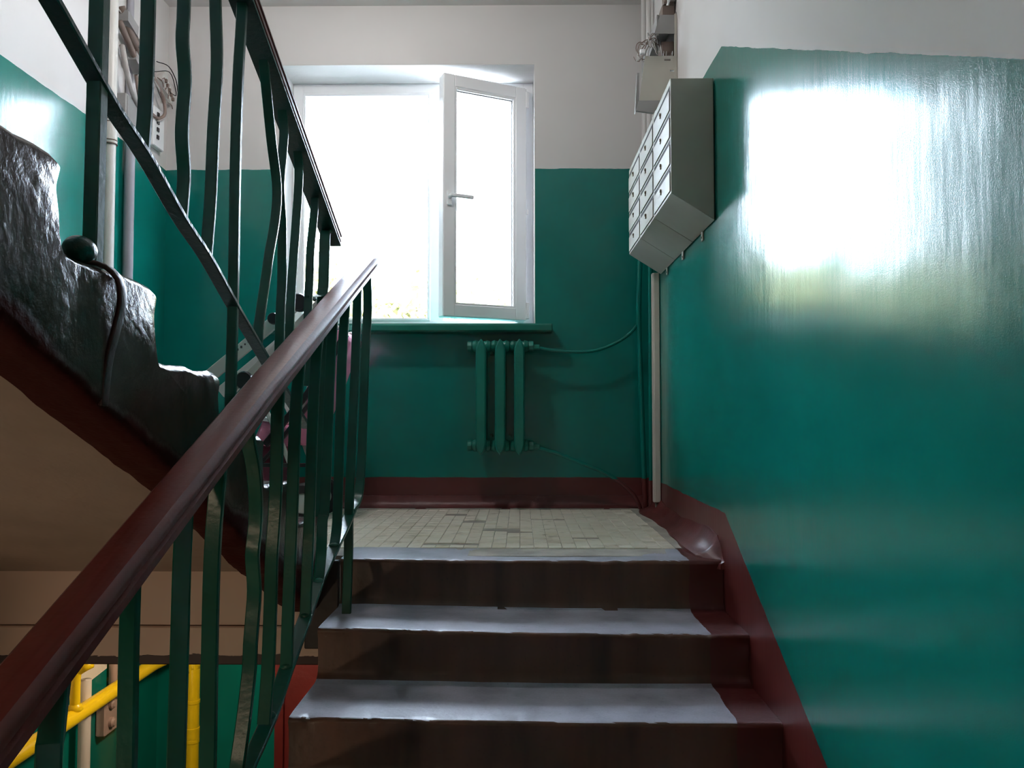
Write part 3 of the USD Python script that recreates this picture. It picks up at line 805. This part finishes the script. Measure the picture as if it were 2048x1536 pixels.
eb = thing('electrical_box', 'open grey steel electrical box full of wires on the right wall above the mailboxes', 'electrical box')
ey0, ey1 = 3.30, 3.72
obj('back_plate', box(XR - .006, XR - .002, ey0, ey1, 1.76, 2.16), 'grey_metal', eb, smooth=False)
obj('top_panel', cat(box(.585, XR - .004, ey0, ey1, 2.142, 2.148), box(.575, .582, ey0, ey1, 2.06, 2.148)), 'grey_metal', eb, smooth=False)
obj('side_panel', prism([(.588, 2.146), (.564, 2.066), (XR - .002, 2.066), (XR - .002, 2.146)], 'y', ey0 - .003, ey0 + .003), 'grey_metal', eb, smooth=False, label='dark grey upper side panel')
obj('side_panel', box(XR - .012, XR - .002, ey0 - .004, ey0 + .008, 1.80, 2.15), 'beige_metal', eb, smooth=False)
obj('terminal', cat(box(.60, XR - .006, ey0 + .03, ey0 + .12, 1.99, 2.05, .004), box(.58, .64, ey0 + .16, ey0 + .28, 1.96, 2.03, .006)), 'rust_brown', eb, smooth=30)
cb = thing('conduit_fitting', 'brown steel fitting with a white cap above the electrical box', 'conduit')
obj('fitting', cat(box(.60, .655, 3.32, 3.42, 2.155, 2.20, .004), box(.605, .62, 3.30, 3.34, 2.20, 2.30, .003), box(.635, .655, 3.32, 3.36, 2.20, 2.30, .003)), 'rust_brown', cb, smooth=30)
obj('cap', box(.632, XR - .002, 3.27, 3.36, 2.215, 2.33, .006), 'pipe_white', cb, smooth=30)
lid = thing('metal_sheet', 'beige metal cover sheet hanging askew under the electrical box', 'metal sheet')
vl, fl = hull([(.525, 3.30, 1.972), (.664, 3.30, 1.972), (.664, 3.30, 1.80), (.600, 3.30, 1.735), (.497, 3.30, 1.760), (.525, 3.306, 1.972), (.664, 3.306, 1.972), (.664, 3.306, 1.80), (.600, 3.306, 1.735), (.497, 3.306, 1.760)])
plate = trimesh.Trimesh(vl, fl, process=False)
obj('plate', subtract(plate, box(.605, .632, 3.2, 3.4, 1.952, 1.960), box(.628, .646, 3.2, 3.4, 1.905, 1.913)), 'beige_metal', lid, smooth=False)
vl, fl = hull([(.497, 3.298, 1.782), (.586, 3.298, 1.782), (.556, 3.28, 1.722), (.484, 3.28, 1.732), (.497, 3.312, 1.782), (.586, 3.312, 1.782), (.556, 3.295, 1.722), (.484, 3.295, 1.732)])
obj('flange', trimesh.Trimesh(vl, fl, process=False), 'grey_metal', lid, smooth=False, label='grey lower lip')
vl, fl = hull([(.493, 3.31, 1.905), (.502, 3.31, 1.905), (.500, 3.31, 1.785), (.484, 3.31, 1.735), (.493, 3.34, 1.905), (.502, 3.34, 1.905), (.500, 3.34, 1.785), (.484, 3.34, 1.735)])
obj('flange', trimesh.Trimesh(vl, fl, process=False), 'grey_metal', lid, smooth=False)
wr = thing('wire_bundle', 'tangle of thin wires looping out of the electrical box above the mailboxes', 'wires')
rw = np.random.default_rng(7)
for k in range(11):
    s = np.array([.60 + rw.uniform(-.03, .03), 3.40, 2.04 + rw.uniform(-.02, .02)])
    e = np.array([.515 + rw.uniform(-.02, .03), 3.29 + rw.uniform(-.03, .03), 1.985 + rw.uniform(-.03, .03)])
    mid = np.array([.545 + rw.uniform(-.02, .02), 3.30, 2.055 + rw.uniform(-.02, .02)])
    tail = e + (rw.uniform(-.03, .015), rw.uniform(-.02, .02), rw.uniform(-.05, .035))
    obj('wire', tube([s, mid, e, tail], rw.uniform(.0014, .0026), 6, step=.012), ('cable_grey', 'cable_brown', 'pipe_white')[k % 3], wr, smooth=True)
for k in range(4):
    c0, r0 = np.array([.502 + .008 * k, 3.285, 2.005 - .006 * k]), .022 + .006 * k
    lp = [c0 + (r0 * math.cos(t) * .7, .004 * t, r0 * math.sin(t)) for t in np.linspace(.3, 5.6, 12)]
    obj('wire', tube(lp, .0016, 6, step=.01), ('cable_brown', 'cable_grey')[k % 2], wr, smooth=True)
for k in range(6):
    x = .595 + .010 * k
    obj('wire', tube([(x, 3.36, 2.06), (x + rw.uniform(-.012, .012), 3.335, 2.02), (x + rw.uniform(-.012, .012), 3.33, 1.975)], .003, 8), ('cable_grey', 'cable_brown', 'white_plastic')[k % 3], wr, smooth=True)
obj('connector', box(.500, .522, 3.275, 3.295, 1.972, 1.992, .003), 'white_plastic', wr, smooth=30, label='white wire connector')

# ------------------------------------------------------------------ left wall: pipes, boxes, cables
wp = thing('wall_pipe', 'white vertical pipe with a taped joint on the left wall', 'pipe')
obj('pipe', tube([(-1.79, 3.430, 2.611), (-1.79, 3.432, -.0)], .0245, 18, False), 'pipe_white', wp, smooth=True)
obj('sleeve', lathe([(.026, -.06), (.0295, -.058), (.0295, .058), (.026, .06)], 'z', (-1.79, 3.431, 1.71), 18), 'pipe_white', wp, smooth=30)
obj('band', cat(*[lathe([(.029, -.002), (.0312, -.002), (.0312, .002), (.029, .002)], 'z', (-1.79, 3.431, z), 18) for z in (1.65, 1.665, 1.745, 1.757)]), 'rust_brown', wp, smooth=30)
gp = thing('wall_pipe', 'grey conduit pipe under the junction box on the left wall', 'pipe')
obj('pipe', tube([(-1.81, 3.650, 1.86), (-1.81, 3.650, .0)], .0225, 16, False), 'pipe_grey', gp, smooth=True)
tp = thing('wall_pipe', 'thin light conduit running up the left wall from the junction box', 'pipe')
obj('pipe', tube([(-1.822, 3.655, 1.92), (-1.822, 3.655, 2.611)], .015, 12, False), 'pipe_grey', tp, smooth=True)
jb = thing('junction_box', 'grey steel junction box on the left wall above the grey conduit', 'electrical box')
obj('body', box(XL + .001, XL + .05, 3.565, 3.745, 1.80, 1.935, .004), 'grey_metal', jb, smooth=30)
obj('cover', box(XL + .049, XL + .053, 3.575, 3.735, 1.81, 1.925, .001), 'grey_metal', jb, smooth=False)
tb = thing('terminal_block', 'beige terminal block with loose wires in the left corner', 'electrical box')
vb, fb_ = hull([(-1.834, 3.96, 2.205), (-1.834, 4.07, 2.12), (-1.834, 4.04, 2.07), (-1.834, 3.93, 2.155), (-1.795, 3.96, 2.205), (-1.795, 4.07, 2.12), (-1.795, 4.04, 2.07), (-1.795, 3.93, 2.155)])
obj('block', trimesh.Trimesh(vb, fb_, process=False), 'terminal_plastic', tb, smooth=False)
for k in range(5):
    t = k / 4
    obj('terminal', box(-1.797, -1.783, 3.958 + .082 * t, 3.972 + .082 * t, 2.150 - .062 * t, 2.168 - .062 * t, .002), 'rust_brown', tb, smooth=False)
ob = thing('socket_box', 'small open white socket box with dark contacts low on the left wall corner', 'electrical box')
obj('body', box(XL + .001, XL + .03, 3.885, 4.00, 1.805, 2.005, .004), 'white_plastic', ob, smooth=30)
for k in range(4):
    obj('contact', box(XL + .0285, XL + .036, 3.915, 3.935, 1.845 + .038 * k, 1.866 + .038 * k, .001), 'black_plastic', ob, smooth=False)
cl = thing('cable_bundle', 'slack grey and brown cables hanging between boxes on the left wall', 'cables')
for pts in ([(-1.80, 3.50, 2.285), (-1.80, 3.60, 2.255), (-1.80, 3.595, 2.205), (-1.80, 3.50, 2.235)], [(-1.80, 3.63, 2.215), (-1.80, 3.69, 2.185), (-1.80, 3.68, 2.14), (-1.80, 3.615, 2.17)], [(-1.80, 3.585, 2.135), (-1.80, 3.66, 2.095), (-1.80, 3.65, 2.055), (-1.80, 3.58, 2.095)]):
    v_, f_ = hull(np.vstack([np.array(pts), np.array(pts) + (.045, 0, 0)]))
    obj('cable_clamp', trimesh.Trimesh(v_, f_, process=False), 'grey_metal', cl, smooth=False)
lw = [([(-1.79, 3.50, 2.30), (-1.78, 3.56, 2.22), (-1.78, 3.62, 2.18), (-1.79, 3.72, 2.12)], .019, 'rust_brown'),
      ([(-1.78, 3.47, 2.22), (-1.77, 3.54, 2.15), (-1.77, 3.62, 2.10), (-1.79, 3.76, 2.08), (-1.80, 3.80, 2.03)], .014, 'rust_brown'),
      ([(-1.79, 3.52, 2.13), (-1.775, 3.515, 2.06), (-1.775, 3.56, 1.98), (-1.78, 3.63, 1.93), (-1.79, 3.70, 1.90)], .013, 'cable_grey'),
      ([(-1.80, 3.66, 2.12), (-1.79, 3.665, 2.02), (-1.79, 3.70, 1.94), (-1.80, 3.74, 1.90)], .008, 'cable_brown'),
      ([(-1.79, 3.46, 2.28), (-1.78, 3.62, 2.24), (-1.79, 3.78, 2.14)], .0035, 'cable_grey'),
      ([(-1.79, 3.56, 2.26), (-1.78, 3.70, 2.20), (-1.79, 3.84, 2.11)], .004, 'cable_brown'),
      ([(-1.80, 3.85, 2.13), (-1.79, 3.93, 2.07), (-1.79, 3.96, 1.99), (-1.80, 3.91, 1.945), (-1.81, 3.86, 1.95)], .008, 'cable_brown'),
      ([(-1.80, 3.84, 2.12), (-1.79, 3.945, 2.06), (-1.79, 3.965, 1.98), (-1.80, 3.905, 1.93)], .005, 'cable_grey'),
      ([(-1.80, 3.86, 2.16), (-1.78, 3.98, 2.21), (-1.78, 4.05, 2.16), (-1.78, 4.06, 2.12), (-1.79, 4.00, 2.12)], .0022, 'black_plastic'),
      ([(-1.80, 3.88, 2.22), (-1.78, 3.97, 2.235), (-1.78, 4.06, 2.20), (-1.78, 4.08, 2.15)], .0025, 'black_plastic')]
for pts, r, m_ in lw:
    obj('cable', tube(pts, r, 10), m_, cl, smooth=True)
for k in range(7):
    a = np.array([-1.785, 3.86 + .02 * k, 2.14 - .012 * k + rw.uniform(-.02, .02)])
    obj('cable', tube([a, a + (.006, rw.uniform(.01, .04), rw.uniform(-.03, .03)), a + (0, rw.uniform(.03, .07), rw.uniform(-.05, .01))], .0026, 6), ('cable_brown', 'cable_grey')[k % 2], cl, smooth=True)

# ------------------------------------------------------------------ pushchair folded by the window on the landing
pc = thing('pushchair', 'pink and grey pushchair parked on the landing behind the railings', 'pushchair')
flat = rect(.030, .016, .003)
for yy in (3.45, 3.78):
    obj('frame_bar', sweep(rect(.056, .016, .004), np.array([(-1.42, yy, .575), (-1.2, yy, .758), (-1.074, yy, .866), (-.955, yy, .965)]), (-.64, 0, .77)), 'aluminium', pc, smooth=30, label='wide grey handle bar')
    obj('frame_bar', sweep(flat, np.array([(-1.235, yy - .01, .575), (-1.10, yy - .01, .718), (-.86, yy - .01, .965)]), (0, 0, 1)), 'aluminium', pc, smooth=30)
    obj('frame_bar', sweep(flat, np.array([(-1.10, yy, .34), (-.92, yy, .56), (-.79, yy, .76), (-.755, yy, .82)]), (0, 0, 1)), 'black_plastic', pc, smooth=30, label='black hood bar')
    obj('leg', sweep(rect(.018, .018, .003), np.array([(-1.16, yy, .62), (-1.02, yy, .33), (-.93, yy, .09)]), (0, 1, 0)), 'aluminium', pc, smooth=30)
    obj('leg', sweep(rect(.018, .018, .003), np.array([(-.86, yy, .58), (-1.08, yy, .30), (-1.28, yy, .09)]), (0, 1, 0)), 'black_plastic', pc, smooth=30)
    for x, z, r in ((-1.064, .885, .026), (-1.187, .618, .040), (-.955, .955, .040)):
        obj('joint', lathe([(0, -.022), (r * .85, -.022), (r, -.012), (r, .012), (r * .85, .022), (0, .022)], 'y', (x, yy - .012, z), 20), 'black_plastic', pc, smooth=40)
    for x in (-.93, -1.28):
        w = obj('wheel', lathe([(.045, -.016), (.078, -.018), (.088, -.008), (.088, .008), (.078, .018), (.045, .016)], 'y', (x, yy, .089), 28), 'black_plastic', pc, smooth=40)
        obj('hub', lathe([(0, -.02), (.03, -.018), (.046, -.010), (.046, .010), (.03, .018), (0, .02)], 'y', (x, yy, .089), 20), 'aluminium', w, smooth=40)
for (x, z), (w_, h_) in zip(((-1.222, .752), (-1.206, .763), (-1.190, .775), (-1.175, .787)), ((.009, .010), (.009, .011), (.007, .008), (.009, .010))):
    obj('print_mark', box(x - w_ / 2, x + w_ / 2, 3.4408, 3.443, z - h_ / 2, z + h_ / 2, .0008), 'seal_rubber', pc, smooth=False)
obj('axle', cat(box(-.938, -.922, 3.45, 3.78, .081, .097), box(-1.288, -1.272, 3.45, 3.78, .081, .097), box(-1.30, -.86, 3.44, 3.456, .245, .262, .002)), 'black_plastic', pc, smooth=30)
obj('push_handle', tube([(-.945, 3.45, .965), (-.925, 3.45, .985), (-.915, 3.50, .99), (-.915, 3.73, .99), (-.925, 3.78, .985), (-.945, 3.78, .965)], .015, 12), 'black_plastic', pc, smooth=True)
back_ = [(-.98, .34), (-.93, .335), (-.82, .60), (-.755, .79), (-.76, .825), (-.785, .842), (-.815, .842), (-.865, .80), (-.90, .66), (-.985, .42)]
seat = obj('backrest', prism(back_, 'y', 3.47, 3.76, 4, bevel=.018), 'pink_fabric', pc, smooth=60, label='pink padded backrest and hood')
obj('piping', cat(*[tube([(-.975, y, .355), (-.905, y, .66), (-.87, y, .80), (-.815, y, .849), (-.785, y, .849), (-.758, y, .822)], .008, 8) for y in (3.475, 3.755)]), 'white_fabric', seat, smooth=True)
cush = [(-1.15, .38), (-1.12, .445), (-1.02, .425), (-.96, .40), (-.95, .345), (-1.03, .33), (-1.13, .335)]
obj('seat', prism(cush, 'y', 3.46, 3.77, 4, bevel=.018), 'pink_fabric', pc, smooth=60)
obj('seat_trim', prism([(-1.15, .440), (-1.13, .462), (-1.02, .440), (-1.02, .424), (-1.12, .444)], 'y', 3.462, 3.768, 4, bevel=.003), 'white_fabric', pc, smooth=60, label='white trim along the seat edge')
obj('footrest', prism([(-1.155, .35), (-1.14, .18), (-1.08, .17), (-1.05, .335)], 'y', 3.50, 3.73, 4, bevel=.008), 'maroon_fabric', pc, smooth=60, label='maroon lower seat flap')

# ------------------------------------------------------------------ entrance level seen through the railing
door = thing('door_1', 'red painted entrance door below the landing', kind='structure')
obj('leaf', box(-1.16, -.30, 3.98, 4.03, ZB, -.50, .004), 'door_paint', door, smooth=30)
obj('door_frame', cat(box(-1.20, -1.158, 3.96, YB, ZB, -.46), box(-.302, -.25, 3.96, YB, ZB, -.46), box(-1.20, -.25, 3.96, YB, -.50, -.42)), 'door_paint', door, smooth=False)
gpz = -.716
gas = thing('gas_pipe', 'yellow gas pipe along the entrance wall with a vertical drop in the corner', 'pipe')
obj('pipe', tube([(-1.755, 1.2, gpz + .01), (-1.755, 2.6, gpz), (-1.755, 3.70, gpz - .005), (-1.745, 3.90, gpz - .005), (-1.70, 4.01, gpz), (-1.652, 4.05, gpz - .03), (-1.637, 4.05, gpz - .10), (-1.637, 4.05, gpz - .2), (-1.638, 4.05, ZB)], .031, 20), 'gas_yellow', gas, smooth=True)
obj('branch', tube([(-1.755, 3.185, gpz), (-1.755, 3.186, gpz + .145), (-1.745, 3.19, gpz + .175), (-1.70, 3.20, gpz + .20)], .019, 16), 'gas_yellow', gas, smooth=True)
obj('weld', lathe([(.018, -.02), (.030, -.012), (.026, .004), (.020, .012)], 'z', (-1.755, 3.186, gpz + .034), 18), 'gas_yellow', gas, smooth=True)
for z in (-.962, -1.098, -1.155):
    obj('collar', lathe([(.030, -.009), (.0345, -.007), (.0345, .007), (.030, .009)], 'z', (-1.637, 4.05, z), 20), 'gas_yellow', gas, smooth=30)
obj('wrap', lathe([(.0315, -.03), (.0335, -.028), (.0335, .028), (.0315, .03)], 'z', (-1.637, 4.05, -1.127), 20), 'gas_yellow', gas, smooth=30)
ep = thing('wall_pipe', 'cream vertical pipe behind the yellow gas pipe at the entrance', 'pipe')
obj('pipe', tube([(-1.79, 3.323, -.62), (-1.79, 3.323, ZB)], .024, 16, False), 'trunking_plastic', ep, smooth=True)
sx = thing('switch_box', 'pinkish switch box with two round knobs on the entrance wall', 'switch')
obj('body', box(XL + .001, XL + .045, 3.50, 3.66, -.925, -.735, .006), 'pipe_pink', sx, smooth=30)
for z in (-.795, -.875):
    obj('knob', lathe([(0, 0), (.022, 0), (.022, .014), (.015, .022), (0, .023)], 'x', (XL + .044, 3.545, z), 18), 'pipe_pink', sx, smooth=30)
pp = thing('wall_pipe', 'pinkish conduit entering the top of the entrance switch box', 'pipe')
obj('pipe', tube([(-1.815, 3.60, -.73), (-1.815, 3.60, -.25)], .018, 12, False), 'pipe_pink', pp, smooth=True)
wh = [(2.62, -.20), (3.585, -.20), (3.585, -.655), (3.40, -.672), (2.62, -.69)]
obj('trim_2', prism(wh, 'x', XL, XL + .004), 'entrance_limewash', smooth=False, kind='structure', label='white limewashed strip of the entrance wall above its green dado')


mat('landing_lamp_glass', {'e': ('emission', {'color': (1.0, 0.96, 0.93), 'strength': 178.0})}, [], surface='e.emission')  # glow of the fill lamp added over the window landing


def lamp(name, label, x, y, z, m):  # fill lamp added out of view to brighten the stairwell
    t = thing(name, label, 'lamp')
    obj('base', lathe([(0, 0), (.075, 0), (.075, -.022), (0, -.022)], 'z', (x, y, z), 28), 'white_plastic', t, smooth=30)
    global _t
    _t = t
    obj('globe', lathe([(0, -.12), (.035, -.112), (.06, -.09), (.07, -.06), (.062, -.03), (.045, -.022), (0, -.022)], 'z', (x, y, z), 28), m, t, smooth=True)


lamp('ceiling_lamp', 'added round fill lamp under the main landing above', -1.45, -.80, 1.19, 'lamp_glass')
lamp('ceiling_lamp', 'added round fill lamp hanging from the ceiling of the window landing', -.80, 2.95, 2.43, 'landing_lamp_glass')
obj('stem', tube([(-.80, 2.95, 2.43), (-.80, 2.95, 2.611)], .008, 10, False), 'white_plastic', _t, smooth=True)
lamp('ceiling_lamp', 'added round fill lamp under the half landing over the entrance', -1.15, 3.30, -.20, 'entrance_lamp_glass')
wl = thing('wall_lamp', 'added round fill lamp on the left wall below the upper flight', 'lamp')
obj('base', lathe([(0, 0), (.075, 0), (.075, .022), (0, .022)], 'x', (XL, .75, -.95), 28), 'white_plastic', wl, smooth=30)  # out-of-view lamp added to brighten the soffit and beam
obj('globe', lathe([(0, .022), (.05, .022), (.075, .05), (.08, .08), (.06, .12), (.03, .14), (0, .145)], 'x', (XL, .75, -.95), 28), 'entrance_lamp_glass', wl, smooth=True)

# ------------------------------------------------------------------ outside: yard and trees
obj('ground', box(-70, 60, YB + .45, 120, -3.4, -3.2), 'yard_paving', smooth=False, kind='structure', label='yard outside the window')
leaf = np.array([(-.5, 0, 0), (0, -.28, .05), (.5, 0, 0), (0, .28, .05)])


def tree(x, y, h, r, zc, m, label, seed, n=6000, size=.36):
    g = np.random.default_rng(seed)
    t = thing('tree', label, 'tree')
    obj('trunk', tube([(x, y, -3.25), (x + .15, y, -3.2 + h * .3), (x - .1, y + .1, -3.2 + h * .6), (x, y, -3.2 + h * .9)], .16, 10, step=.5), 'bark', t, smooth=True)
    cs = [np.array((x, y, -3.2 + h * zc)) + g.normal(0, .5, 3) * (r, r, h * .22) for _ in range(14)]
    V, F = [], []
    for i in range(n):
        d = g.normal(0, 1, 3)
        d /= np.linalg.norm(d)
        c = cs[g.integers(len(cs))] + d * r * .55 * g.uniform(.4, 1) ** .5
        a, b = g.normal(0, 1, 3), g.normal(0, 1, 3)
        a /= np.linalg.norm(a)
        b -= a * (a @ b)
        b /= np.linalg.norm(b)
        k = np.cross(a, b)
        V.append(c + (leaf[:, :1] * a + leaf[:, 1:2] * b + leaf[:, 2:] * k) * size * g.uniform(.7, 1.3))
        F += [(4 * i, 4 * i + 1, 4 * i + 2), (4 * i, 4 * i + 2, 4 * i + 3)]
    obj('foliage', trimesh.Trimesh(np.vstack(V), F, process=False), m, t, smooth=False, kind='stuff')


spots = [(-3.2, 24, 8.8, 2.6, .66, 'leaf_yellow', 'low yellowish tree seen through the left pane'), (-6.4, 26, 9.6, 2.7, .66, 'leaf_yellow', 'yellowish tree between the low yellowish one and the green one'),
         (-9.4, 23, 9.2, 2.6, .66, 'leaf_green', 'low green tree left of the yellowish ones'),
         (1.4, 25, 8.8, 2.6, .66, 'leaf_yellow', 'yellow green tree seen through the open sash'), (6.4, 26, 8.8, 2.6, .64, 'leaf_green', 'green tree right of the one in the open sash'),
         (-12.6, 24.5, 15.0, 3.1, .62, 'leaf_grey', 'tall grey green tree on the far left outside'), (-19.5, 21, 15.5, 3.4, .6, 'leaf_grey', 'tallest grey green tree farthest left outside'),
         (-18.5, 33, 16.5, 3.6, .6, 'leaf_green', 'tall green tree farther back on the left outside'), (11.8, 31, 9.0, 2.6, .62, 'leaf_green', 'green tree right of the window opening outside'),
         (12.9, 22, 15.0, 3.4, .6, 'leaf_grey', 'tall grey green tree on the right outside'), (18.8, 20.5, 15.5, 3.4, .6, 'leaf_grey', 'tallest grey green tree farthest right outside')]
for i, (x, y, h, r, zc, m_, lab) in enumerate(spots):
    tree(x, y, h, r, zc, m_, lab, 40 + i, 11000 if h > 12 else 7000, .40)
